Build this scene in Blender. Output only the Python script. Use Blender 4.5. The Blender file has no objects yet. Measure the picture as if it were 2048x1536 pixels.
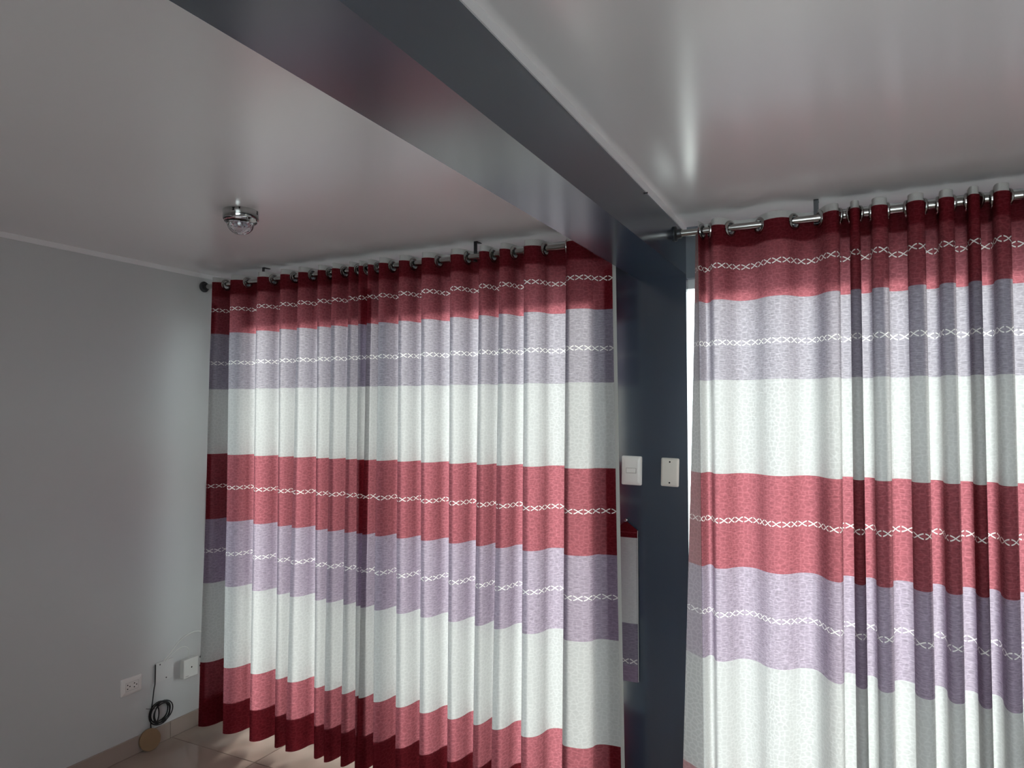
import bpy, bmesh, math, random
from mathutils import Vector, Matrix, noise

random.seed(7)
scene = bpy.context.scene
COL = scene.collection
PI = math.pi

# ------------------------------------------------------------------ camera
# world: X along the window wall (left wall at X=0), Y towards the window, Z up; curtain rods at Y=0
CAM = Vector((3.29884, -2.72681, 1.72889))
YAW, PITCH, ROLL, FPX = -0.461042, 0.0384254, 0.000518, 1395.22
fw = Vector((math.sin(YAW)*math.cos(PITCH), math.cos(YAW)*math.cos(PITCH), math.sin(PITCH)))
rt = Vector((math.cos(YAW), -math.sin(YAW), 0))
up = rt.cross(fw)
r2 = rt*math.cos(ROLL) + up*math.sin(ROLL)
u2 = -rt*math.sin(ROLL) + up*math.cos(ROLL)
cd = bpy.data.cameras.new('camera')
cd.sensor_width = 36.0
cd.lens = FPX/2048*36.0
cd.clip_start = 0.05
cam = bpy.data.objects.new('camera', cd)
COL.objects.link(cam)
M = Matrix((r2, u2, -fw)).transposed().to_4x4()
M.translation = CAM
cam.matrix_world = M
scene.camera = cam

# ------------------------------------------------------------------ world, sun, exposure
SKY = 4.0
SUN = 5.0
SUN_ELEV, SUN_AZ, SUN_SIZE = 12.0, 22.0, 7.0      # azimuth > 0: the sun stands to the left of the window normal
w = bpy.data.worlds.new('hazy_sky')
scene.world = w
w.use_nodes = True
bg = w.node_tree.nodes['Background']
bg.inputs['Color'].default_value = (0.90, 0.97, 1.0, 1)
bg.inputs['Strength'].default_value = SKY
sd = bpy.data.lights.new('sun', 'SUN')
sd.energy = SUN
sd.angle = math.radians(SUN_SIZE)
sd.color = (1.0, 0.95, 0.89)
so = bpy.data.objects.new('sun', sd)
COL.objects.link(so)
_e, _a = math.radians(SUN_ELEV), math.radians(SUN_AZ)
sdir = Vector((math.sin(_a)*math.cos(_e), -math.cos(_a)*math.cos(_e), -math.sin(_e)))
so.rotation_euler = sdir.to_track_quat('-Z', 'Y').to_euler()
so.location = (0, 6, 4)
vs = scene.view_settings
vs.view_transform = 'Standard'
vs.look = 'None'
vs.gamma = 1.0
vs.use_curve_mapping = False
vs.exposure = 0.66
scene.cycles.max_bounces = 14
scene.cycles.diffuse_bounces = 8
scene.cycles.transmission_bounces = 12
scene.cycles.transparent_max_bounces = 16


# ------------------------------------------------------------------ helpers
def link(o, parent=None):
    COL.objects.link(o)
    if parent is not None:
        o.parent = parent
    return o


def tag(o, label=None, cat=None, group=None, kind=None):
    if label: o['label'] = label
    if cat: o['category'] = cat
    if group: o['group'] = group
    if kind: o['kind'] = kind
    return o


def empty(name, loc=(0, 0, 0)):
    o = bpy.data.objects.new(name, None)
    o.empty_display_size = 0.05
    o.location = loc
    return link(o)


class MB:
    """collects verts and faces; build() links ONE mesh object"""
    def __init__(s):
        s.v, s.f = [], []

    def add(s, vs_, fs_):
        n = len(s.v)
        s.v += [tuple(p) for p in vs_]
        s.f += [tuple(i+n for i in f) for f in fs_]
        return s

    def box(s, x0, x1, y0, y1, z0, z1):
        return s.add([(x0,y0,z0),(x1,y0,z0),(x1,y1,z0),(x0,y1,z0),(x0,y0,z1),(x1,y0,z1),(x1,y1,z1),(x0,y1,z1)],
                     [(0,3,2,1),(4,5,6,7),(0,1,5,4),(1,2,6,5),(2,3,7,6),(3,0,4,7)])

    def prism(s, poly, z0, z1):
        n = len(poly)
        return s.add([(x,y,z0) for x,y in poly]+[(x,y,z1) for x,y in poly],
                     [tuple(range(n-1,-1,-1)), tuple(range(n,2*n))]+[(i,(i+1)%n,n+(i+1)%n,n+i) for i in range(n)])

    def tube(s, pts, r, seg=10, closed=False, caps=True):
        pts = [Vector(p) for p in pts]
        n = len(pts)
        t0 = (pts[1]-pts[0]).normalized()
        nrm = t0.orthogonal().normalized()
        rings = []
        for i, p in enumerate(pts):
            if closed:
                t = (pts[(i+1) % n]-pts[i-1]).normalized()
            else:
                t = (pts[min(i+1, n-1)]-pts[max(i-1, 0)]).normalized()
            nrm = (nrm-t*nrm.dot(t)).normalized()
            b = t.cross(nrm)
            rr = r[i] if isinstance(r, (list, tuple)) else r
            rings.append([p+nrm*math.cos(2*PI*k/seg)*rr+b*math.sin(2*PI*k/seg)*rr for k in range(seg)])
        vs_ = [q for rg in rings for q in rg]
        fs_ = []
        for i in range(n if closed else n-1):
            j = (i+1) % n
            for k in range(seg):
                fs_.append((i*seg+k, i*seg+(k+1) % seg, j*seg+(k+1) % seg, j*seg+k))
        if not closed and caps:
            fs_.append(tuple(range(seg-1, -1, -1)))
            fs_.append(tuple((n-1)*seg+k for k in range(seg)))
        return s.add(vs_, fs_)

    def lathe(s, prof, seg=40, mat=None):
        """prof: (radius, z) from one end to the other, around Z, then mat applied"""
        vs_, fs_ = [], []
        for r, z in prof:
            for k in range(seg):
                vs_.append(Vector((r*math.cos(2*PI*k/seg), r*math.sin(2*PI*k/seg), z)))
        for i in range(len(prof)-1):
            for k in range(seg):
                fs_.append((i*seg+k, i*seg+(k+1) % seg, (i+1)*seg+(k+1) % seg, (i+1)*seg+k))
        fs_.append(tuple(range(seg-1, -1, -1)))
        fs_.append(tuple((len(prof)-1)*seg+k for k in range(seg)))
        if mat: vs_ = [mat @ p for p in vs_]
        return s.add(vs_, fs_)

    def xform(s, mat):
        s.v = [tuple(mat @ Vector(p)) for p in s.v]
        return s

    def build(s, name, material, parent=None, smooth=False, bevel=0, loc=None, fixn=True):
        me = bpy.data.meshes.new(name)
        me.from_pydata(s.v, [], s.f)
        if fixn:
            bm = bmesh.new()
            bm.from_mesh(me)
            bmesh.ops.recalc_face_normals(bm, faces=bm.faces)
            bm.to_mesh(me)
            bm.free()
        if smooth:
            for p in me.polygons: p.use_smooth = True
            try: me.set_sharp_from_angle(angle=math.radians(40))
            except Exception: pass
        me.materials.append(material)
        o = bpy.data.objects.new(name, me)
        if loc is not None: o.location = loc
        link(o, parent)
        if bevel:
            b = o.modifiers.new('bevel', 'BEVEL')
            b.width = bevel
            b.segments = 3
            b.limit_method = 'ANGLE'
        return o


def spline(pts, n=8):
    P = [Vector(p) for p in pts]
    P = [P[0]*2-P[1]]+P+[P[-1]*2-P[-2]]
    out = []
    for i in range(1, len(P)-2):
        for k in range(n):
            t = k/n
            a, b, c, d = P[i-1:i+3]
            out.append(0.5*((2*b)+(c-a)*t+(2*a-5*b+4*c-d)*t*t+(3*b-a-3*c+d)*t**3))
    out.append(P[-2])
    return out


# ------------------------------------------------------------------ materials
def new_mat(name):
    m = bpy.data.materials.new(name)
    m.use_nodes = True
    nt = m.node_tree
    for n in list(nt.nodes): nt.nodes.remove(n)
    out = nt.nodes.new('ShaderNodeOutputMaterial')
    return m, nt, out


def simple(name, col, rough=0.5, metal=0.0, spec=0.5, var=0.04, vscale=6.0, bump=0.0, bscale=200.0, coat=0.0, trans=0.0, ior=1.45):
    m, nt, out = new_mat(name)
    p = nt.nodes.new('ShaderNodeBsdfPrincipled')
    tc = nt.nodes.new('ShaderNodeTexCoord')
    nz = nt.nodes.new('ShaderNodeTexNoise')
    nz.inputs['Scale'].default_value = vscale
    nz.inputs['Detail'].default_value = 4
    nt.links.new(tc.outputs['Object'], nz.inputs['Vector'])
    mp = nt.nodes.new('ShaderNodeMapRange')
    mp.inputs['To Min'].default_value = 1-var
    mp.inputs['To Max'].default_value = 1+var
    nt.links.new(nz.outputs['Fac'], mp.inputs['Value'])
    mx = nt.nodes.new('ShaderNodeVectorMath')
    mx.operation = 'SCALE'
    mx.inputs[0].default_value = col[:3]
    nt.links.new(mp.outputs['Result'], mx.inputs['Scale'])
    nt.links.new(mx.outputs['Vector'], p.inputs['Base Color'])
    p.inputs['Roughness'].default_value = rough
    p.inputs['Metallic'].default_value = metal
    p.inputs['Specular IOR Level'].default_value = spec
    p.inputs['Coat Weight'].default_value = coat
    p.inputs['Transmission Weight'].default_value = trans
    p.inputs['IOR'].default_value = ior
    if bump:
        b = nt.nodes.new('ShaderNodeTexNoise')
        b.inputs['Scale'].default_value = bscale
        b.inputs['Detail'].default_value = 3
        nt.links.new(tc.outputs['Object'], b.inputs['Vector'])
        bn = nt.nodes.new('ShaderNodeBump')
        bn.inputs['Strength'].default_value = bump
        bn.inputs['Distance'].default_value = 0.002
        nt.links.new(b.outputs['Fac'], bn.inputs['Height'])
        nt.links.new(bn.outputs['Normal'], p.inputs['Normal'])
    nt.links.new(p.outputs['BSDF'], out.inputs['Surface'])
    return m


class N:
    """small node-graph writer"""
    def __init__(s, nt): s.nt = nt

    def val(s, x, sock):
        if isinstance(x, (int, float)): sock.default_value = x
        elif isinstance(x, (tuple, list)): sock.default_value = x
        else: s.nt.links.new(x, sock)

    def math(s, op, a, b=0.0, c=0.0):
        n = s.nt.nodes.new('ShaderNodeMath')
        n.operation = op
        s.val(a, n.inputs[0]); s.val(b, n.inputs[1]); s.val(c, n.inputs[2])
        return n.outputs[0]

    def smooth(s, x, a, b, lo=0.0, hi=1.0):
        n = s.nt.nodes.new('ShaderNodeMapRange')
        n.interpolation_type = 'SMOOTHSTEP'
        s.val(x, n.inputs['Value'])
        n.inputs['From Min'].default_value = a
        n.inputs['From Max'].default_value = b
        n.inputs['To Min'].default_value = lo
        n.inputs['To Max'].default_value = hi
        return n.outputs['Result']

    def vec(s, x, y, z=0.0):
        n = s.nt.nodes.new('ShaderNodeCombineXYZ')
        s.val(x, n.inputs[0]); s.val(y, n.inputs[1]); s.val(z, n.inputs[2])
        return n.outputs[0]

    def scale(s, v, k):
        n = s.nt.nodes.new('ShaderNodeVectorMath')
        n.operation = 'SCALE'
        s.val(v, n.inputs[0]); s.val(k, n.inputs['Scale'])
        return n.outputs[0]

    def mix(s, f, a, b):
        n = s.nt.nodes.new('ShaderNodeMix')
        n.data_type = 'RGBA'
        s.val(f, n.inputs[0])
        s.val(a, n.inputs[6]); s.val(b, n.inputs[7])
        return n.outputs[2]

    def ramp(s, x, stops):
        n = s.nt.nodes.new('ShaderNodeValToRGB')
        n.color_ramp.interpolation = 'CONSTANT'
        els = n.color_ramp.elements
        els[0].position = stops[0][0]; els[0].color = (*stops[0][1], 1)
        els[1].position = stops[1][0]; els[1].color = (*stops[1][1], 1)
        for p, c in stops[2:]:
            e = els.new(p); e.color = (*c, 1)
        s.val(x, n.inputs[0])
        return n.outputs[0]


ZTOP = 2.433                       # top edge of the printed cloth
CHAINS = (2.278, 1.987, 1.320, 0.972)
HV = 2.5


def fabric(name, back=False, chains=CHAINS, bands=None, dim=1.0, thin=1.0):
    """striped curtain cloth: the print reflects, the pebbled weave shows where daylight passes through; uv in metres"""
    m, nt, out = new_mat(name)
    g = N(nt)
    uvn = nt.nodes.new('ShaderNodeUVMap')
    sp = nt.nodes.new('ShaderNodeSeparateXYZ')
    nt.links.new(uvn.outputs[0], sp.inputs[0])
    u, v = sp.outputs[0], sp.outputs[1]
    W, LU, LL, R = 'w', 'lu', 'll', 'r'
    bands = bands or [(0.0, R), (.378, W), (.800, LL), (1.140, R), (1.490, W), (1.840, LU), (2.145, R)]
    D = {'w': (.42, .415, .41), 'lu': (.165, .142, .185), 'll': (.175, .130, .185), 'r': (.095, .008, .012)}
    T = {'w': (.176, .177, .178), 'lu': (.144, .135, .149), 'll': (.153, .131, .157), 'r': (.155, .051, .061)}
    S = {'w': (.25,)*3, 'lu': (1,)*3, 'll': (1,)*3, 'r': (1,)*3}
    if back:
        D = {k: tuple(.30*a+.70*b for a, b in zip(c, (.40, .37, .36))) for k, c in D.items()}
    vn = g.math('DIVIDE', v, HV)
    dcol = g.ramp(vn, [(z/HV, D[k]) for z, k in bands])
    tcol = g.ramp(vn, [(z/HV, T[k]) for z, k in bands])
    sw = g.ramp(vn, [(z/HV, S[k]) for z, k in bands])
    # pebbles woven into the cloth
    nz = nt.nodes.new('ShaderNodeTexNoise')
    nz.noise_dimensions = '2D'
    nz.inputs['Scale'].default_value = 30
    nt.links.new(uvn.outputs[0], nz.inputs['Vector'])
    va = nt.nodes.new('ShaderNodeVectorMath')
    va.operation = 'MULTIPLY_ADD'
    nt.links.new(nz.outputs['Color'], va.inputs[0])
    va.inputs[1].default_value = (.010, .010, 0)
    nt.links.new(uvn.outputs[0], va.inputs[2])
    vo = nt.nodes.new('ShaderNodeTexVoronoi')
    vo.voronoi_dimensions = '2D'
    vo.feature = 'DISTANCE_TO_EDGE'
    vo.inputs['Scale'].default_value = 56
    vo.inputs['Randomness'].default_value = .85
    nt.links.new(va.outputs[0], vo.inputs['Vector'])
    peb = g.smooth(vo.outputs['Distance'], .03, .20, 1.17, .91)
    # slubs of the weft: long across, thin upright
    wz = nt.nodes.new('ShaderNodeTexNoise')
    wz.noise_dimensions = '2D'
    wz.inputs['Scale'].default_value = 1
    wz.inputs['Detail'].default_value = 3
    nt.links.new(g.vec(g.math('MULTIPLY', u, 38), g.math('MULTIPLY', v, 420)), wz.inputs['Vector'])
    slub = g.smooth(wz.outputs['Fac'], .25, .75, -.22, .22)
    slub = g.math('MULTIPLY_ADD', slub, sw, 1.0)
    tex = g.math('MULTIPLY', peb, slub)
    # white embroidered chain
    if chains:
        d = None
        for c in chains:
            q = g.math('ABSOLUTE', g.math('SUBTRACT', v, c))
            d = q if d is None else g.math('MINIMUM', d, q)
        sn = g.math('ABSOLUTE', g.math('SINE', g.math('MULTIPLY', u, PI/.037)))
        line = g.math('ABSOLUTE', g.math('SUBTRACT', d, g.math('MULTIPLY', sn, .0088)))
        st = g.smooth(line, .0012, .0030, 1, 0)
        gap = g.smooth(sn, .955, .992, 1, 0)
        ch = g.math('MULTIPLY', st, gap)
        dcol = g.mix(ch, dcol, (.62, .60, .58, 1))
        tcol = g.mix(ch, tcol, (.30, .295, .29, 1))
    tcol = g.scale(tcol, tex)
    if back:
        dcol = g.scale(dcol, g.math('MULTIPLY_ADD', peb, .5, .5))
    else:
        dcol = g.scale(dcol, slub)
    if dim != 1.0: dcol = g.scale(dcol, dim)
    if thin != 1.0: tcol = g.scale(tcol, thin)
    db = nt.nodes.new('ShaderNodeBsdfDiffuse')
    tb = nt.nodes.new('ShaderNodeBsdfTranslucent')
    nt.links.new(dcol, db.inputs[0])
    nt.links.new(tcol, tb.inputs[0])
    ad = nt.nodes.new('ShaderNodeAddShader')
    nt.links.new(db.outputs[0], ad.inputs[0])
    nt.links.new(tb.outputs[0], ad.inputs[1])
    nt.links.new(ad.outputs[0], out.inputs['Surface'])
    return m


def cloth_plain(name, d, t):
    m, nt, out = new_mat(name)
    g = N(nt)
    uvn = nt.nodes.new('ShaderNodeUVMap')
    sp = nt.nodes.new('ShaderNodeSeparateXYZ')
    nt.links.new(uvn.outputs[0], sp.inputs[0])
    wz = nt.nodes.new('ShaderNodeTexNoise')
    wz.inputs['Scale'].default_value = 1
    nt.links.new(g.vec(g.math('MULTIPLY', sp.outputs[0], 300), g.math('MULTIPLY', sp.outputs[1], 300)), wz.inputs['Vector'])
    k = g.smooth(wz.outputs['Fac'], .2, .8, .94, 1.06)
    db = nt.nodes.new('ShaderNodeBsdfDiffuse')
    tb = nt.nodes.new('ShaderNodeBsdfTranslucent')
    nt.links.new(g.scale(d, k), db.inputs[0])
    nt.links.new(g.scale(t, k), tb.inputs[0])
    ad = nt.nodes.new('ShaderNodeAddShader')
    nt.links.new(db.outputs[0], ad.inputs[0])
    nt.links.new(tb.outputs[0], ad.inputs[1])
    nt.links.new(ad.outputs[0], out.inputs['Surface'])
    return m


def glass_pane(name):
    m, nt, out = new_mat(name)
    tr = nt.nodes.new('ShaderNodeBsdfTransparent')
    tr.inputs[0].default_value = (.93, .96, .95, 1)
    gl = nt.nodes.new('ShaderNodeBsdfGlossy')
    gl.inputs['Roughness'].default_value = .02
    fr = nt.nodes.new('ShaderNodeFresnel')
    fr.inputs['IOR'].default_value = 1.45
    mx = nt.nodes.new('ShaderNodeMixShader')
    nt.links.new(fr.outputs[0], mx.inputs[0])
    nt.links.new(tr.outputs[0], mx.inputs[1])
    nt.links.new(gl.outputs[0], mx.inputs[2])
    nt.links.new(mx.outputs[0], out.inputs['Surface'])
    return m


M_CEIL = simple('ceiling_satin_white', (.83, .81, .815), rough=.22, spec=1.0, ior=1.75, var=.015, vscale=1.5, bump=.02, bscale=60)
M_WALL = simple('wall_grey_satin', (.62, .62, .625), rough=.32, spec=.45, var=.02, vscale=2, bump=.03, bscale=120)
M_SLATE = simple('slate_blue_satin', (.022, .036, .060), rough=.20, spec=1.0, ior=1.62, var=.03, vscale=2, bump=.02, bscale=90)
M_TRIM = simple('trim_white', (.86, .84, .85), rough=.4, var=.02)
M_REVEAL = simple('window_wall_blue_grey', (.17, .20, .23), rough=.4, var=.03)
M_TILE = simple('floor_tile_beige', (.40, .31, .265), rough=.11, spec=.6, var=.05, vscale=9)
M_GROUT = simple('grout_brown', (.20, .15, .13), rough=.8, var=.05)
M_SKIRT = simple('skirting_tile_beige', (.38, .30, .265), rough=.25, var=.05, vscale=8)
M_ALU = simple('aluminium_frame', (.55, .56, .57), rough=.35, metal=.8, var=.02)
M_GLASS = glass_pane('window_glass')
M_CHROME = simple('rod_chrome', (.46, .45, .44), rough=.16, metal=1.0, var=.02)
M_CHROME2 = simple('lamp_chrome', (.50, .51, .50), rough=.12, metal=1.0, var=.02)
M_DARKMETAL = simple('dark_metal', (.055, .055, .06), rough=.35, metal=.7, var=.02)
M_WHITEPL = simple('white_plastic', (.74, .73, .70), rough=.32, var=.01)
M_IVORY = simple('ivory_plastic', (.66, .64, .58), rough=.35, var=.02)
M_PINKPL = simple('outlet_plastic', (.84, .79, .77), rough=.35, var=.02)
M_COVER = simple('painted_cover', (.64, .63, .63), rough=.5, var=.02)
M_BLACK = simple('black_rubber', (.012, .012, .013), rough=.45, var=.1)
M_HOLE = simple('dark_slot', (.01, .01, .01), rough=.8, var=.0)
M_CABLE = simple('grey_cable', (.80, .80, .78), rough=.3, var=.05)
M_WOOD = simple('tan_disc', (.27, .165, .09), rough=.55, var=.10, vscale=25, bump=.1, bscale=150)
M_GREYPRINT = simple('grey_print', (.40, .38, .37), rough=.5, var=.02)
M_GROUND = simple('terrace_concrete', (.68, .67, .64), rough=.8, var=.08, vscale=3)
M_CRYSTAL = simple('crystal_acrylic', (.97, .98, 1.0), rough=.02, var=.0, trans=1.0, ior=1.49)
M_FABRIC = fabric('striped_curtain_cloth')
M_FABBACK = fabric('striped_curtain_cloth_reverse', back=True, thin=.55)
M_TAPE = cloth_plain('heading_tape_cloth', (.46, .45, .44), (.10, .10, .10))
M_LINING = cloth_plain('hem_edge_cloth', (.36, .355, .34), (.16, .16, .155))
TIE_BANDS = [(0.0, 'll'), (.06, 'lu'), (.24, 'w'), (.605, 'r')]
M_TIE = fabric('tieback_cloth', chains=(.085,), bands=TIE_BANDS, dim=.85, thin=.25)

# ------------------------------------------------------------------ room shell
XR, YB, ZC = 5.8, -4.6, 2.5            # right wall, back wall, ceiling
YW0, YW1 = 0.20, 0.32                   # window wall, inner and outer face
HEAD = 2.285
W1 = (0.17, 2.25)                       # left window opening
W2 = (2.55, 5.20)                       # right window opening, its left jamb stands behind the pillar


def struct(mb, name, mat, **k):
    return tag(mb.build(name, mat, **k), kind='structure')


fl = struct(MB().box(-.15, XR+.15, YB-.15, YW1, -.12, -.003), 'floor', M_GROUT)
tag(fl, 'beige glazed floor tiles with thin dark joints', 'floor')
tile_me = None
T0 = .6
k = 0
for i in range(-1, 10):
    for j in range(-8, 2):
        x0, y0 = .61+(i-1)*T0+.0015, -.155+j*T0+.0015
        x1, y1 = x0+T0-.003, y0+T0-.003
        cx0, cx1, cy0, cy1 = max(x0, .012), min(x1, XR), max(y0, YB), min(y1, YW1)
        if cx1-cx0 < .02 or cy1-cy0 < .02: continue
        full = abs(cx1-cx0-T0+.003) < 1e-4 and abs(cy1-cy0-T0+.003) < 1e-4
        if full and tile_me is not None:
            o = bpy.data.objects.new('tile', tile_me)
            o.location = ((cx0+cx1)/2, (cy0+cy1)/2, 0)
            link(o, fl)
            continue
        hx, hy = (cx1-cx0)/2, (cy1-cy0)/2
        e = .0015
        mb = MB().add([(-hx,-hy,-.01),(hx,-hy,-.01),(hx,hy,-.01),(-hx,hy,-.01),(-hx,-hy,-e),(hx,-hy,-e),(hx,hy,-e),(-hx,hy,-e),
                       (-hx+e,-hy+e,0),(hx-e,-hy+e,0),(hx-e,hy-e,0),(-hx+e,hy-e,0)],
                      [(0,3,2,1),(8,9,10,11)]+[(a,(a+1)%4,(a+1)%4+4,a+4) for a in range(4)]+[(a+4,(a+1)%4+4,(a+1)%4+8,a+8) for a in range(4)])
        o = mb.build('tile', M_TILE, fl, loc=((cx0+cx1)/2, (cy0+cy1)/2, 0))
        if full: tile_me = o.data

tag(struct(MB().box(-.15, XR+.15, YB-.15, YW1, ZC, ZC+.15), 'ceiling', M_CEIL), 'glossy white painted ceiling split by a slate beam', 'ceiling')
tag(struct(MB().box(-.15, 0, YB-.15, YW1, 0, ZC), 'wall_left', M_WALL), 'plain grey painted side wall with sockets near the floor', 'wall')
tag(struct(MB().box(XR, XR+.15, YB-.15, YW1, 0, ZC), 'wall_right', M_WALL), 'plain grey wall at the far side of the room', 'wall')
# back wall behind the photographer, its window opening added as fill light
BW_FILL = (2.3, 5.1, .75, 2.20)
mb = MB().box(-.15, BW_FILL[0], YB-.15, YB, 0, ZC).box(BW_FILL[1], XR+.15, YB-.15, YB, 0, ZC)
mb.box(BW_FILL[0], BW_FILL[1], YB-.15, YB, 0, BW_FILL[2]).box(BW_FILL[0], BW_FILL[1], YB-.15, YB, BW_FILL[3], ZC)
tag(struct(mb, 'wall_back', M_WALL), 'grey wall behind the photographer with an opening added for fill light', 'wall')
# window wall: side piece, lintel, right end
mb = MB().box(0, W1[0], YW0, YW1, 0, HEAD).box(W2[1], XR, YW0, YW1, 0, HEAD).box(0, XR, YW0, YW1, HEAD, ZC)
tag(struct(mb, 'wall_front', M_REVEAL), 'pale wall framing the windows behind the curtains', 'wall')
mb = MB().prism([(W1[1], YW0-.001), (2.66, YW0-.001), (2.66, YW0+.03), (W2[0], YW0+.03), (W2[0], YW1), (W1[1], YW1)], 0, ZC)
tag(struct(mb, 'pillar', M_SLATE), 'slate blue pillar between the two curtained windows', 'pillar')
tag(struct(MB().box(2.448, 2.660, YB, YW0, 2.300, ZC), 'beam', M_SLATE), 'slate blue ceiling beam running towards the pillar', 'beam')
tag(struct(MB().box(0, .005, YB, YW0, ZC-.0245, ZC), 'trim_1', M_TRIM), 'thin white strip along the top of the grey wall', 'trim')
tag(struct(MB().box(2.660, 2.664, YB, YW0, ZC-.0245, ZC), 'trim_2', M_TRIM), 'thin white strip along the top of the slate beam', 'trim')
# skirting tiles along the left wall
bb = struct(MB().box(0, .007, YB, YW0, 0, .081), 'baseboard_left', M_GROUT)
tag(bb, 'low beige skirting tiles along the grey wall', 'baseboard')
y = -.166
ys = [YB]
j = -8
while True:
    yy = -.166+j*T0
    if yy > YW0: break
    if yy > YB+.02: ys.append(yy)
    j += 1
ys.append(YW0)
for a, b in zip(ys[:-1], ys[1:]):
    MB().box(.0, .011, a+.0012, b-.0012, .0, .084).build('tile', M_SKIRT, bb, bevel=.0012)
# terrace outside
tag(struct(MB().box(-6, 12, YW1, 14, -.2, -.06), 'pavement', M_GROUND), 'pale concrete terrace outside the windows', 'pavement')


def window(name, x0, x1, y, stiles, label, z0=.0, z1=HEAD):
    root = struct(MB().box(x0, x1, y-.035, y+.035, z0, z0+.035).box(x0, x1, y-.035, y+.035, z1-.04, z1)
                  .box(x0, x0+.035, y-.035, y+.035, z0, z1).box(x1-.035, x1, y-.035, y+.035, z0, z1), name, M_ALU)
    tag(root, label, 'window')
    edges = [x0+.035]+stiles+[x1-.035]
    for s_ in stiles:
        MB().box(s_-.022, s_+.022, y-.02, y+.02, z0+.035, z1-.04).build('stile', M_ALU, root)
    for a, b in zip(edges[:-1], edges[1:]):
        MB().box(a, b, y-.0025, y+.0025, z0+.03, z1-.035).build('pane', M_GLASS, root)
    return root


window('window_1', W1[0], W1[1], .275, [1.145], 'tall aluminium window behind the pair of curtains')
window('window_2', W2[0], W2[1], .275, [3.98], 'tall aluminium window behind the single wide curtain')
window('window_3_fill', BW_FILL[0], BW_FILL[1], YB-.08, [3.8], 'unseen window added behind the photographer as fill light', BW_FILL[2], BW_FILL[3])  # added out of view to brighten the room from behind

# ------------------------------------------------------------------ curtains
ROD_Z, ROD_R = 2.425, .0135
HEM_Z0, HEM_Z1 = .043, .200


# how far the wide curtain's folds close behind each crest
FOLD_DEPTH = {7: .50, 8: .50, 9: .20, 10: .20, 11: .34, 12: .34, 13: .26, 14: .26, 15: .50, 16: .50, 17: .32, 18: .32}


def cos_plan(knots, n, k_=(.08, .08), smooth_to=-1):
    """knots: alternating crests and troughs (x, y); the flanks ease from one to the next"""
    out = []
    for seg_i, ((xa, ya), (xb, yb)) in enumerate(zip(knots[:-1], knots[1:])):
        for k in range(n):
            t = k/n
            e = (1-math.cos(PI*t))/2
            tc = t if ya < yb else 1-t          # 0 at the crest (room side), 1 at the trough (window side)
            kq = (k_[0], FOLD_DEPTH.get(seg_i, k_[1]) if smooth_to > 0 else k_[1]) if xa > smooth_to else (.04, .04)
            kk = kq[0] if tc < .5 else kq[1]
            x = xa+(xb-xa)*(t+kk*math.sin(2*PI*t))
            out.append((x, ya+(yb-ya)*e))
    out.append(knots[-1])
    return out


def sheet(name, mat, plan_t, plan_b, zs, parent, off=0.0, holes=(), cols=None, seed=0.0, wob=.0022):
    """cloth surface between two plan curves (at the rod and at the floor); uv in metres, u along the cloth"""
    n = len(plan_t)
    c0, c1 = cols or (0, n-1)
    U = [0.0]
    for i in range(1, n):
        U.append(U[-1]+math.dist(plan_t[i], plan_t[i-1]))
    nr = []
    for i in range(n):
        a, b = plan_t[max(i-1, 0)], plan_t[min(i+1, n-1)]
        t = Vector((b[0]-a[0], b[1]-a[1])).normalized()
        nr.append((-t.y, t.x))                # towards the window
    verts, uvs = [], []
    for z in zs:
        f = max(0.0, min(1.0, (2.42-z)/2.35))
        f = f**1.15
        for i in range(c0, c1+1):
            x = plan_t[i][0]*(1-f)+plan_b[i][0]*f
            y_ = plan_t[i][1]*(1-f)+plan_b[i][1]*f
            k = wob*min(1.0, (2.46-z)*2.0)
            y_ += k*noise.noise(Vector((U[i]*6+seed, z*1.3, seed)))*2 + k*.5*noise.noise(Vector((U[i]*22+seed, z*4, seed+5)))
            verts.append((x+nr[i][0]*off, y_+nr[i][1]*off, z))
            uvs.append((U[i]+seed*.013, z))
    w_ = c1-c0+1
    faces = []
    for r in range(len(zs)-1):
        for c in range(w_-1):
            q = (r*w_+c, r*w_+c+1, (r+1)*w_+c+1, (r+1)*w_+c)
            if holes:
                cx = sum(verts[a][0] for a in q)/4; cy = sum(verts[a][1] for a in q)/4; cz = sum(verts[a][2] for a in q)/4
                if any((cx-h[0])**2+(cy-h[1])**2+(cz-h[2])**2 < .0215**2 for h in holes): continue
            faces.append(q)
    me = bpy.data.meshes.new(name)
    me.from_pydata(verts, [], faces)
    uvl = me.uv_layers.new(name='UVMap')
    for lp in me.loops:
        uvl.data[lp.index].uv = uvs[lp.vertex_index]
    for p in me.polygons: p.use_smooth = True
    me.materials.append(mat)
    o = bpy.data.objects.new(name, me)
    return link(o, parent)


def ring_mesh():
    mb = MB()
    seg, ms = 28, 10
    prof = [(.0205, -.004), (.0205, .004), (.0225, .0062), (.0265, .0062), (.0305, .0036), (.0315, .0), (.0305, -.0036), (.0265, -.0062), (.0225, -.0062)]
    vs_, fs_ = [], []
    for k in range(seg):
        a = 2*PI*k/seg
        for r, z in prof:
            vs_.append((r*math.cos(a), r*math.sin(a), z))
    m_ = len(prof)
    for k in range(seg):
        for i in range(m_):
            fs_.append((k*m_+i, k*m_+(i+1) % m_, ((k+1) % seg)*m_+(i+1) % m_, ((k+1) % seg)*m_+i))
    return mb.add(vs_, fs_)


RING_ME = None


def frange(a, b, n): return [a+(b-a)*k/n for k in range(n+1)]


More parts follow.
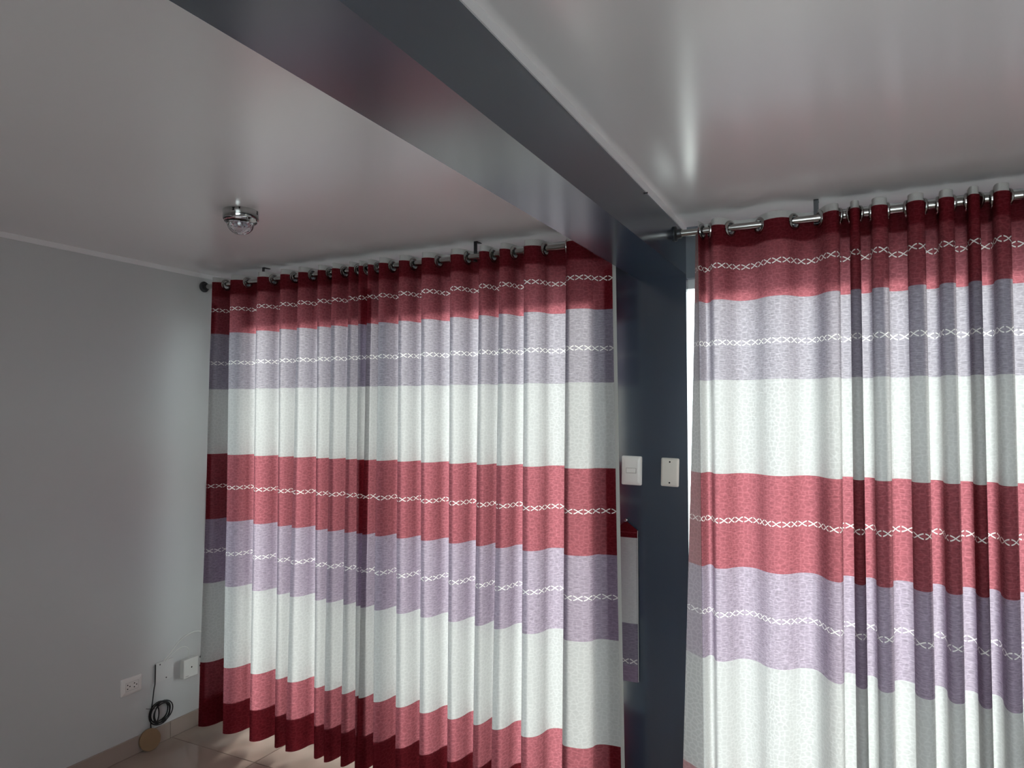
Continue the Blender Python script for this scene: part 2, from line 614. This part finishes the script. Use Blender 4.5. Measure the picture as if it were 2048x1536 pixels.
def curtain(kt, kb, label, seed, n=22, edge_left=0, edge_right=0, kf=(.10, .15), smooth_to=-1):
    global RING_ME
    pt, pb = cos_plan(kt, n, kf, smooth_to), cos_plan(kb, n, kf, smooth_to)
    root = empty('eyelet_curtain', (pt[0][0], 0, 0))
    tag(root, label, 'curtain', 'striped eyelet curtains')
    inv = Matrix.Translation((-pt[0][0], 0, 0))
    # eyelets where the cloth crosses the rod
    gs = []
    for i in range(len(pt)-1):
        if (pt[i][1] < 0) != (pt[i+1][1] < 0):
            t = pt[i][1]/(pt[i][1]-pt[i+1][1])
            p = (pt[i][0]+(pt[i+1][0]-pt[i][0])*t, 0.0, ROD_Z-.003)
            d = Vector((pt[i+1][0]-pt[i][0], pt[i+1][1]-pt[i][1], 0)).normalized()
            gs.append((p, d))
    holes = [g_[0] for g_ in gs]
    kids = []
    zs = frange(HEM_Z0, 2.34, 84)+frange(2.345, ZTOP, 22)
    kids.append(sheet('panel', M_FABRIC, pt, pb, zs, None, 0, holes, seed=seed))
    kids.append(sheet('hem', M_FABRIC, pt, pb, frange(HEM_Z0-.002, HEM_Z1, 6), None, .004, seed=seed))
    tp = sheet('heading_tape', M_TAPE, pt, pb, frange(2.352, 2.460, 27), None, .003, holes, seed=seed)
    tp['label'] = 'pale grey heading tape'
    kids.append(tp)
    N_ = len(pt)-1
    if edge_left:
        s = sheet('side_hem', M_FABRIC, pt, pb, zs[:84], None, .0035, cols=(0, edge_left), seed=seed)
        kids.append(s)
    if edge_right:
        s = sheet('side_hem', M_FABRIC, pt, pb, zs[:84], None, .0035, cols=(N_-edge_right, N_), seed=seed)
        kids.append(s)
    for p, d in gs:
        if RING_ME is None:
            o = ring_mesh().build('grommet', M_CHROME, smooth=True)
            RING_ME = o.data
        else:
            o = bpy.data.objects.new('grommet', RING_ME)
            link(o)
        nrm = Vector((-d.y, d.x, 0))
        o.rotation_euler = nrm.to_track_quat('Z', 'Y').to_euler()
        o.location = p
        kids.append(o)
    for o in kids:
        o.parent = root
        o.matrix_parent_inverse = inv
    return root, pt, pb



def seen_from_right(cr, end, AMP):
    """crest positions -> crest/trough knots, the trough tucked behind the next crest"""
    ks = []
    c = cr+[end]
    for i in range(len(cr)):
        wd = c[i+1]-c[i]
        a = AMP*min(1.0, .70+wd*3.0)
        ks.append((c[i]+.006, -a))
        if i < len(cr)-1:
            ks.append((c[i]+wd*.66, a))
    ks.append((end, AMP*.3))
    return ks


L1T = [0.13, 0.275, 0.478, 0.637, 0.756, 0.884, 0.974, 1.074, 1.13]
L1B = [0.103, 0.295, 0.485, 0.653, 0.723, 0.907, 0.967, 1.068, 1.143]
L2T = [1.189, 1.26, 1.379, 1.508, 1.667, 1.814, 1.911, 2.031, 2.237]
L2B = [1.164, 1.26, 1.39, 1.521, 1.665, 1.791, 1.879, 2.026, 2.212]
curtain(seen_from_right(L1T, 1.166, .055), seen_from_right(L1B, 1.17, .072),
        'red, lilac and white striped eyelet curtain beside the grey wall', 1.0, edge_left=4, edge_right=16)
c2, p2t, p2b = curtain(seen_from_right(L2T, 2.397, .055), seen_from_right(L2B, 2.425, .072),
        'red, lilac and white striped eyelet curtain with its edge at the hanging tieback', 2.0, edge_left=6, edge_right=3)
RT = [(2.757, -.030), (2.775, .030), (2.823, -.045), (2.915, .035), (3.047, -.045), (3.144, .035), (3.232, -.055), (3.265, .05), (3.298, -.060), (3.330, .05),
      (3.367, -.060), (3.432, .05), (3.483, -.060), (3.534, .05), (3.564, -.060), (3.621, .05), (3.640, -.060), (3.688, .05), (3.715, -.060), (3.777, .05)]
RB = [(2.757, -.020), (2.785, .020), (2.812, -.030), (2.914, .040), (3.006, -.015), (3.121, .045), (3.220, -.085), (3.247, .06), (3.295, -.098), (3.321, .065),
      (3.356, -.098), (3.414, .065), (3.483, -.100), (3.525, .065), (3.558, -.100), (3.613, .065), (3.640, -.100), (3.677, .065), (3.708, -.100), (3.766, .065)]
x = 3.777
for q in range(12):
    x += .045
    RT.append((x, -.06)); RB.append((x-.01, -.10))
    x += .055
    RT.append((x, .05)); RB.append((x-.01, .065))
c3, p3t, p3b = curtain(RT, RB, 'wide red, lilac and white striped eyelet curtain right of the slate pillar', 3.0, edge_left=3, kf=(.20, .46), smooth_to=3.17)


def edge_strip(root, x_t, x_b, y_t, y_b, y_back_t, y_back_b, xb_t, xb_b, seed, name, mat):
    """turned-back long edge of a curtain: a narrow strip of its reverse"""
    n = 6
    pt_ = [(x_t+(xb_t-x_t)*k/n, y_t+(y_back_t-y_t)*k/n) for k in range(n+1)]
    pb_ = [(x_b+(xb_b-x_b)*k/n, y_b+(y_back_b-y_b)*k/n) for k in range(n+1)]
    o = sheet(name, mat, pt_, pb_, frange(HEM_Z0, 2.43, 70), None, 0, seed=seed, wob=.0015)
    o.parent = root
    o.matrix_parent_inverse = Matrix.Translation((-root.location.x, 0, 0))
    o['label'] = 'paler reverse side of the cloth'
    return o


edge_strip(c3, 2.757, 2.757, -.030, -.020, .030, .040, 2.735, 2.655, 3.3, 'turned_edge', M_FABBACK)
edge_strip(c2, 2.397, 2.425, .0165, .0215, .024, .030, 2.410, 2.438, 2.3, 'turned_edge', M_LINING)

# ------------------------------------------------------------------ rods
def rod(x0, x1, label, brackets, sleeve=None, ends=(True, True)):
    root = empty('curtain_rod', (x0, 0, ROD_Z))
    tag(root, label, 'curtain rod', 'chrome curtain rods')
    kids = []
    kids.append(MB().tube([(x0+.002, 0, ROD_Z), (x1-.002, 0, ROD_Z)], ROD_R, 20).build('tube', M_CHROME, smooth=True))
    if sleeve:
        kids.append(MB().tube([(sleeve, 0, ROD_Z), (x1-.002, 0, ROD_Z)], ROD_R+.0012, 20).build('sleeve', M_CHROME, smooth=True))
    for e, (x_, s_) in zip(ends, ((x0, 1), (x1, -1))):
        if not e: continue
        m_ = Matrix.Translation((x_, 0, ROD_Z)) @ Matrix.Rotation(PI/2*s_, 4, 'Y')
        kids.append(MB().lathe([(.030, .0005), (.030, .006), (.026, .010), (.020, .012), (.019, .026), (.0175, .028)], 28, m_).build('end_flange', M_DARKMETAL, smooth=True))
    for bx in brackets:
        b = MB().box(bx-.0085, bx+.0085, .016, .019, ROD_Z-.005, ZC-.0015).box(bx-.0085, bx+.0085, .016, .060, ZC-.0035, ZC-.0005)
        b.box(bx-.0085, bx+.0085, -.002, .019, ROD_Z-.021, ROD_Z-.018).box(bx-.0085, bx+.0085, .016, .019, ROD_Z-.021, ROD_Z)
        kids.append(b.build('bracket', M_DARKMETAL))
    for o in kids:
        o.parent = root
        o.matrix_parent_inverse = Matrix.Translation((-x0, 0, -ROD_Z))
    return root


rod(0.005, 2.448, 'chrome curtain rod between the grey wall and the beam', [.441, 1.75])
rod(2.660, 5.4, 'chrome curtain rod above the wide curtain beyond the pillar', [3.172, 4.4], sleeve=3.165, ends=(True, False))

# ------------------------------------------------------------------ tiebacks
def tieback(loc, rotz, label, hook):
    root = empty('curtain_tieback', loc)
    root.rotation_euler = (0, 0, rotz)
    tag(root, label, 'tieback', 'striped curtain tiebacks')
    H, Wd = .675, .083
    # outline: hangs flat, pointed at the top
    nx, nz_ = 10, 44
    def top(u_):
        return H-(abs(u_-.38)*.062 if u_ > .38 else abs(u_-.38)*.075)
    verts, uvs, faces = [], [], []
    for side in (0, 1):
        for r in range(nz_+1):
            for c in range(nx+1):
                u_ = c/nx
                z = r/nz_*top(u_)
                bulge = .0045*math.sin(PI*u_)**.6
                yy = -.010-bulge+.0022*noise.noise(Vector((u_*3, z*14, 4)))*math.sin(PI*u_) if side == 0 else -.006+.001*math.sin(PI*u_)
                verts.append((u_*Wd, yy, z))
                uvs.append((u_*Wd+.01, z))
        b = side*(nz_+1)*(nx+1)
        for r in range(nz_):
            for c in range(nx):
                q = (b+r*(nx+1)+c, b+r*(nx+1)+c+1, b+(r+1)*(nx+1)+c+1, b+(r+1)*(nx+1)+c)
                faces.append(q if side == 0 else q[::-1])
    B = (nz_+1)*(nx+1)
    for r in range(nz_):
        for c in (0, nx):
            q = (r*(nx+1)+c, (r+1)*(nx+1)+c, B+(r+1)*(nx+1)+c, B+r*(nx+1)+c)
            faces.append(q if c else q[::-1])
    me = bpy.data.meshes.new('band')
    me.from_pydata(verts, [], faces)
    ul = me.uv_layers.new(name='UVMap')
    for lp in me.loops: ul.data[lp.index].uv = uvs[lp.vertex_index]
    for p in me.polygons: p.use_smooth = True
    me.materials.append(M_TIE)
    link(bpy.data.objects.new('band', me), root)
    # corded seam down the long side and over the point
    sm = MB().tube([(Wd+.0005, -.009, .002), (Wd+.0005, -.009, top(1.0))], .0016, 6).build('seam', M_LINING, root, smooth=True)
    sm.data.uv_layers.new(name='UVMap')
    # red facing at the tip: its turned lower edge
    pts = [(u_*Wd, -.0152 if .1 < u_ < .9 else -.0125, .628) for u_ in frange(.02, .98, 8)]
    MB().tube(pts, .0009, 5).build('tip_seam', M_TIPSEAM, root, smooth=True)
    m_ = Matrix.Translation((Wd*.42, 0, H+.004)) @ Matrix.Rotation(PI/2, 4, 'X')
    MB().lathe([(.0025, .001), (.0025, .012), (.0062, .013), (.0075, .016), (.0062, .019), (.003, .020)], 16, m_).build('hook', M_CHROME, root, smooth=True)
    pts = [(Wd*.38+.006*math.sin(a), -.011, H+.001+.006*math.cos(a)) for a in frange(0, 2*PI, 14)[:-1]]
    MB().tube(pts, .0008, 5, closed=True).build('loop', M_LINING2, root, smooth=True)
    return root


M_TIPSEAM = simple('tip_seam_red', (.24, .03, .045), rough=.7)
M_LINING2 = simple('loop_thread', (.35, .33, .32), rough=.7)
tieback((2.364, YW0-.0015, .583), 0, 'striped tieback with a red tip hanging on the slate pillar', 0)
tieback((.0015, .044, .672), PI/2, 'striped tieback mostly hidden behind the curtain edge on the grey wall', 0)

# ------------------------------------------------------------------ plates on the pillar
def sculpted_plate(w_, h_, d_, rim, parent, mat, name='plate', dish=.0):
    """wall plate in the XZ plane, front towards -Y, chamfered rim and a shallow sloped frame"""
    hw, hh = w_/2, h_/2
    lv = [(0, 0), (0, d_*.35), (.0022, d_*.62), (rim*.45, d_*.82), (rim, d_)]
    vs_, fs_ = [], []
    R = .006
    def loop(ins, y_):
        out = []
        a, b = hw-ins, hh-ins
        r = max(R-ins*.3, .002)
        for cx, cz, s in ((a-r, b-r, 0), (-a+r, b-r, 1), (-a+r, -b+r, 2), (a-r, -b+r, 3)):
            for k in range(5):
                t = PI/2*(s+k/4)
                out.append((cx+r*math.cos(t), -y_, cz+r*math.sin(t)))
        return out
    for ins, y_ in lv: vs_ += loop(ins, y_)
    n = 20
    for i in range(len(lv)-1):
        for k in range(n):
            fs_.append((i*n+k, i*n+(k+1) % n, (i+1)*n+(k+1) % n, (i+1)*n+k))
    fs_.append(tuple(range(n)))
    fs_.append(tuple((len(lv)-1)*n+k for k in range(n)))
    return MB().add(vs_, fs_).build(name, mat, parent, smooth=False)


sw = empty('light_switch', (2.4215, YW0-.001, 1.4735))
sw.rotation_euler = (0, math.radians(-1.0)*-1, 0)
tag(sw, 'white rectangular light switch plate with a single rocker on the pillar', 'light switch')
swp = sculpted_plate(.088, .124, .012, .016, sw, M_WHITEPL)
MB().box(-.0225, .0225, -.0125, -.011, -.0115, .0115).build('recess', M_GREYPRINT, swp)
MB().add([(-.0212,-.0122,-.0102),(.0212,-.0122,-.0102),(.0212,-.0122,.0102),(-.0212,-.0122,.0102),
          (-.0200,-.0165,-.0092),(.0200,-.0165,-.0092),(.0200,-.0140,.0092),(-.0200,-.0140,.0092)],
         [(0,1,2,3),(4,7,6,5),(0,4,5,1),(1,5,6,2),(2,6,7,3),(3,7,4,0)]).build('rocker', M_WHITEPL, sw, bevel=.0008)

bp = empty('blank_wall_plate', (2.586, YW0-.001, 1.472))
bp.rotation_euler = (0, math.radians(1.6), 0)
tag(bp, 'ivory blank wall plate with two dark screw holes beside the switch', 'wall plate')
bpp = sculpted_plate(.075, .119, .009, .008, bp, M_IVORY)
for z in (.0435, -.0435):
    m_ = Matrix.Translation((.0, -.0086, z)) @ Matrix.Rotation(PI/2, 4, 'X')
    MB().lathe([(.0036, 0), (.0036, .0008)], 16, m_).build('screw_hole', M_HOLE, bpp)
pts = [(.001+.0052*math.cos(a), -.0090, -.0005+.0052*math.sin(a)) for a in frange(0, 2*PI, 20)[:-1]]
MB().tube(pts, .0006, 6, closed=True).build('moulded_ring', M_IVORY, bp, smooth=True)

# ------------------------------------------------------------------ fittings on the left wall
def on_left(name, y_, z_):
    o = empty(name, (0, y_, z_))
    o.rotation_euler = (0, 0, PI/2)          # local -Y looks into the room (+X), local X runs towards the window
    return o


ou = on_left('wall_outlet', -.390, .350)
tag(ou, 'white double power outlet plate low on the grey wall', 'outlet')
oup = sculpted_plate(.114, .084, .011, .020, ou, M_PINKPL)
oui = MB().box(-.0335, .0335, -.0113, -.0095, -.0195, .0195).build('socket_insert', M_PINKPL, ou)
MB().tube([(-.034, -.0112, -.020), (.034, -.0112, -.020), (.034, -.0112, .020), (-.034, -.0112, .020)], .0007, 4, closed=True).build('insert_line', M_GREYPRINT, oup)
for cx in (-.018, .018):
    for dx, dz in ((-.006, .0095), (-.006, -.0095), (.006, 0)):
        m_ = Matrix.Translation((cx+dx, -.0111, dz)) @ Matrix.Rotation(PI/2, 4, 'X')
        MB().lathe([(.0031, 0), (.0031, .0006)], 14, m_).build('socket_hole', M_HOLE, oui)
MB().box(-.054, -.043, -.0062, -.0056, -.0375, -.0345).build('maker_mark', M_GREYPRINT, oup)

cp = on_left('cover_plate', -.203, .364)
tag(cp, 'grey painted square cover plate with two screws, cables leaving its edges', 'cover plate')
cpp = MB().box(-.052, .052, -.006, 0, -.051, .051).build('plate', M_COVER, cp, bevel=.001)
for px, pz in ((-.028, .038), (.010, -.040)):
    m_ = Matrix.Translation((px, -.0058, pz)) @ Matrix.Rotation(PI/2, 4, 'X')
    MB().lathe([(.0036, 0), (.0036, .0008), (.0022, .0016)], 14, m_).build('screw', M_DARKMETAL, cp)

nb = on_left('network_box', -.060, .336)
tag(nb, 'small white square junction box with a centre dot near the curtain', 'junction box')
nbh = MB().box(-.046, .046, -.030, 0, -.050, .050).build('housing', M_WHITEPL, nb, bevel=.003)
m_ = Matrix.Translation((.004, -.0300, .002)) @ Matrix.Rotation(PI/2, 4, 'X')
MB().lathe([(.0042, 0), (.0042, .0006)], 16, m_).build('indicator', M_HOLE, nb)
MB().box(-.034, -.014, -.0306, -.0300, -.041, -.038).build('maker_mark', M_GREYPRINT, nbh)

tag(MB().tube(spline([(.012, -.215, .414), (.022, -.180, .455), (.030, -.130, .505), (.032, -.060, .525), (.030, .000, .512), (.030, .060, .470), (.022, .10, .42)], 8), .0033, 8)
    .build('grey_cable', M_CABLE, smooth=True), 'thick pale grey cable arching from the cover plate behind the curtain', 'cable')
tag(MB().tube(spline([(.010, -.200, .412), (.020, -.165, .442), (.026, -.115, .463), (.024, -.075, .440), (.018, -.066, .384)], 8), .0020, 8)
    .build('thin_cable', M_CABLE, smooth=True), 'thin grey cable looping from the cover plate into the junction box', 'cable')

coil = empty('coiled_cable', (0, -.232, .16))
tag(coil, 'black cable wound in a coil hanging below the cover plate', 'cable')
pts = []
turns = 6
for k in range(turns*28+1):
    a = 2*PI*k/28
    tt = k/(turns*28)
    ry = .056+.007*math.sin(3.1*tt*turns+1)+.006*math.sin(a*.37)
    rz = .051+.005*math.cos(2.3*tt*turns)
    cy = .006*math.sin(1.7*tt*turns)
    pts.append((.016+.010*math.sin(a*.21+.5)+.004*math.cos(a), cy-ry*math.cos(a), .003*math.cos(tt*9)+rz*math.sin(a)))
MB().tube(pts, .0030, 8).build('windings', M_BLACK, coil, smooth=True)
pts2 = [(.018, -.030+.034*math.cos(a)*.6, .0+.048*math.sin(a)) for a in frange(-1.4, 1.5, 12)]
MB().tube(pts2, .0030, 8).build('loose_turn', M_BLACK, coil, smooth=True)
MB().tube(spline([(.006, -.026, .250), (.006, -.026, .160), (.012, -.036, .130), (.016, -.045, .080), (.018, -.054, .020), (.018, -.056, -.030), (.016, -.050, -.075)], 8), .0028, 8).build('lead', M_BLACK, coil, smooth=True)
MB().tube(spline([(.010, -.078, .045), (.022, -.056, .038), (.026, -.040, .034), (.012, -.030, .032)], 6), .0013, 6).build('cable_tie', M_BLACK, coil, smooth=True)

# tan disc leaning on the skirting
td = empty('tan_disc', (.045, -.302, .0))
tag(td, 'round tan wooden disc leaning against the skirting below the coil', 'disc')
Rd = .053
tilt = math.radians(17)
m_ = Matrix.Translation((0, 0, 0)) @ Matrix.Rotation(math.radians(-12), 4, 'Z') @ Matrix.Rotation(-tilt, 4, 'Y') @ Matrix.Translation((0, 0, Rd)) @ Matrix.Rotation(PI/2, 4, 'Y')
MB().lathe([(.0, -.005), (Rd-.0015, -.005), (Rd, -.0035), (Rd, .0035), (Rd-.0015, .005), (.0, .005)], 56, m_).build('disc_body', M_WOOD, td, smooth=True)

for z in (.363, .316):
    m_ = Matrix.Translation((0, .026, z)) @ Matrix.Rotation(PI/2, 4, 'Y')
    tag(MB().lathe([(.007, .0005), (.007, .006), (.0055, .009), (.0025, .010)], 16, m_).build('wall_screw', M_BLACK, smooth=True),
        ('upper' if z > .34 else 'lower')+' of two black screw heads on the grey wall by the curtain', 'screw', 'black screws by the curtain')

m_ = Matrix.Translation((2.660, -.418, 2.471)) @ Matrix.Rotation(PI/2, 4, 'Y')
tag(MB().lathe([(.0022, .0), (.0022, .004), (.0040, .005), (.0030, .007)], 10, m_).build('nail', M_BLACK, smooth=True),
    'tiny dark nail near the top of the slate beam side', 'nail')

# ------------------------------------------------------------------ ceiling lamp
LX, LY = 1.176, -.806
lp = empty('ceiling_lamp', (LX, LY, ZC))
tag(lp, 'small round chrome ceiling lamp with a faceted crystal dome', 'ceiling lamp')
RR = .0655
ring_o = MB().lathe([(.0, -.0005), (RR-.001, -.0005), (RR, -.002), (RR, -.034), (RR-.0015, -.036), (RR-.007, -.036), (RR-.007, -.030), (.0, -.030)], 64).build('base_ring', M_CHROME2, lp, smooth=True)
MB().lathe([(.0, -.0305), (.057, -.0305), (.0615, -.037), (.0600, -.045), (.050, -.0525), (.0, -.0530)], 36).build('clear_plate', M_CRYSTAL, lp)
# faceted dome, every facet a flat face
rows, seg = 7, 22
rnd = random.Random(11)
vs_, fs_ = [], []
for i in range(rows):
    ph = PI/2*i/rows
    for k in range(seg):
        a = 2*PI*(k+.5*(i % 2))/seg
        j = 1+.030*(rnd.random()-.5)
        vs_.append((.0495*j*math.cos(ph)*math.cos(a), .0495*j*math.cos(ph)*math.sin(a), -.0520-.041*j*math.sin(ph)))
vs_.append((0, 0, -.093))
for i in range(rows-1):
    for k in range(seg):
        a0, a1 = i*seg+k, i*seg+(k+1) % seg
        b0, b1 = (i+1)*seg+k, (i+1)*seg+(k+1) % seg
        if i % 2 == 0:
            fs_ += [(a0, a1, b0), (a1, b1, b0)]
        else:
            fs_ += [(a0, a1, b1), (a0, b1, b0)]
for k in range(seg): fs_.append(((rows-1)*seg+k, (rows-1)*seg+(k+1) % seg, rows*seg))
n0 = len(vs_)                                  # inner shell: the dome is hollow
for x_, y_, z_ in vs_[:n0]:
    vs_.append((x_*.86, y_*.86, -.0520+(z_+.0520)*.86))
fs_ += [tuple(n0+q for q in f[::-1]) for f in fs_]
for k in range(seg): fs_.append((k, n0+k, n0+(k+1) % seg, (k+1) % seg))
dome_o = MB().add(vs_, fs_).build('crystal_dome', M_CRYSTAL, lp)
M_LED = simple('led_module_white', (.66, .68, .76), rough=.25)
for k in range(7):
    a = 2*PI*k/6
    r_ = .0 if k == 6 else .020
    MB().lathe([(.0, -.0532), (.0055, -.0532), (.0055, -.0560), (.0035, -.0595), (.0, -.0605)], 10, Matrix.Translation((r_*math.cos(a), r_*math.sin(a), 0))).build('led_bead', M_LED, dome_o)


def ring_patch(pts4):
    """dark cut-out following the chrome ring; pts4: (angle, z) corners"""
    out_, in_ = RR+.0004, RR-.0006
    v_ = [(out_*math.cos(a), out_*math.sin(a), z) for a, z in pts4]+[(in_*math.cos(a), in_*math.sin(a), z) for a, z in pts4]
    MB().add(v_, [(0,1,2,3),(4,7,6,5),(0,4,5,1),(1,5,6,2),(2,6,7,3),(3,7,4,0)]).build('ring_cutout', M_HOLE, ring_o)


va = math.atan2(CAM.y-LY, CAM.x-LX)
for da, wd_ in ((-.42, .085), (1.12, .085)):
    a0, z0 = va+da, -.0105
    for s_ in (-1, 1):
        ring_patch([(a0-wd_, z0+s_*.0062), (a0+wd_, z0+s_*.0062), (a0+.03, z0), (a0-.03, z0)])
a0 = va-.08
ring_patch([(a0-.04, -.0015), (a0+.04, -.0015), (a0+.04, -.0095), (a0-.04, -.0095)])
a1 = va+.85
MB().box(-.008, .008, -.0095, .0095, -.0500, -.0375).xform(Matrix.Translation((.0565*math.cos(a1), .0565*math.sin(a1), 0)) @ Matrix.Rotation(a1, 4, 'Z')).build('white_clip', M_WHITEPL, lp, bevel=.002)
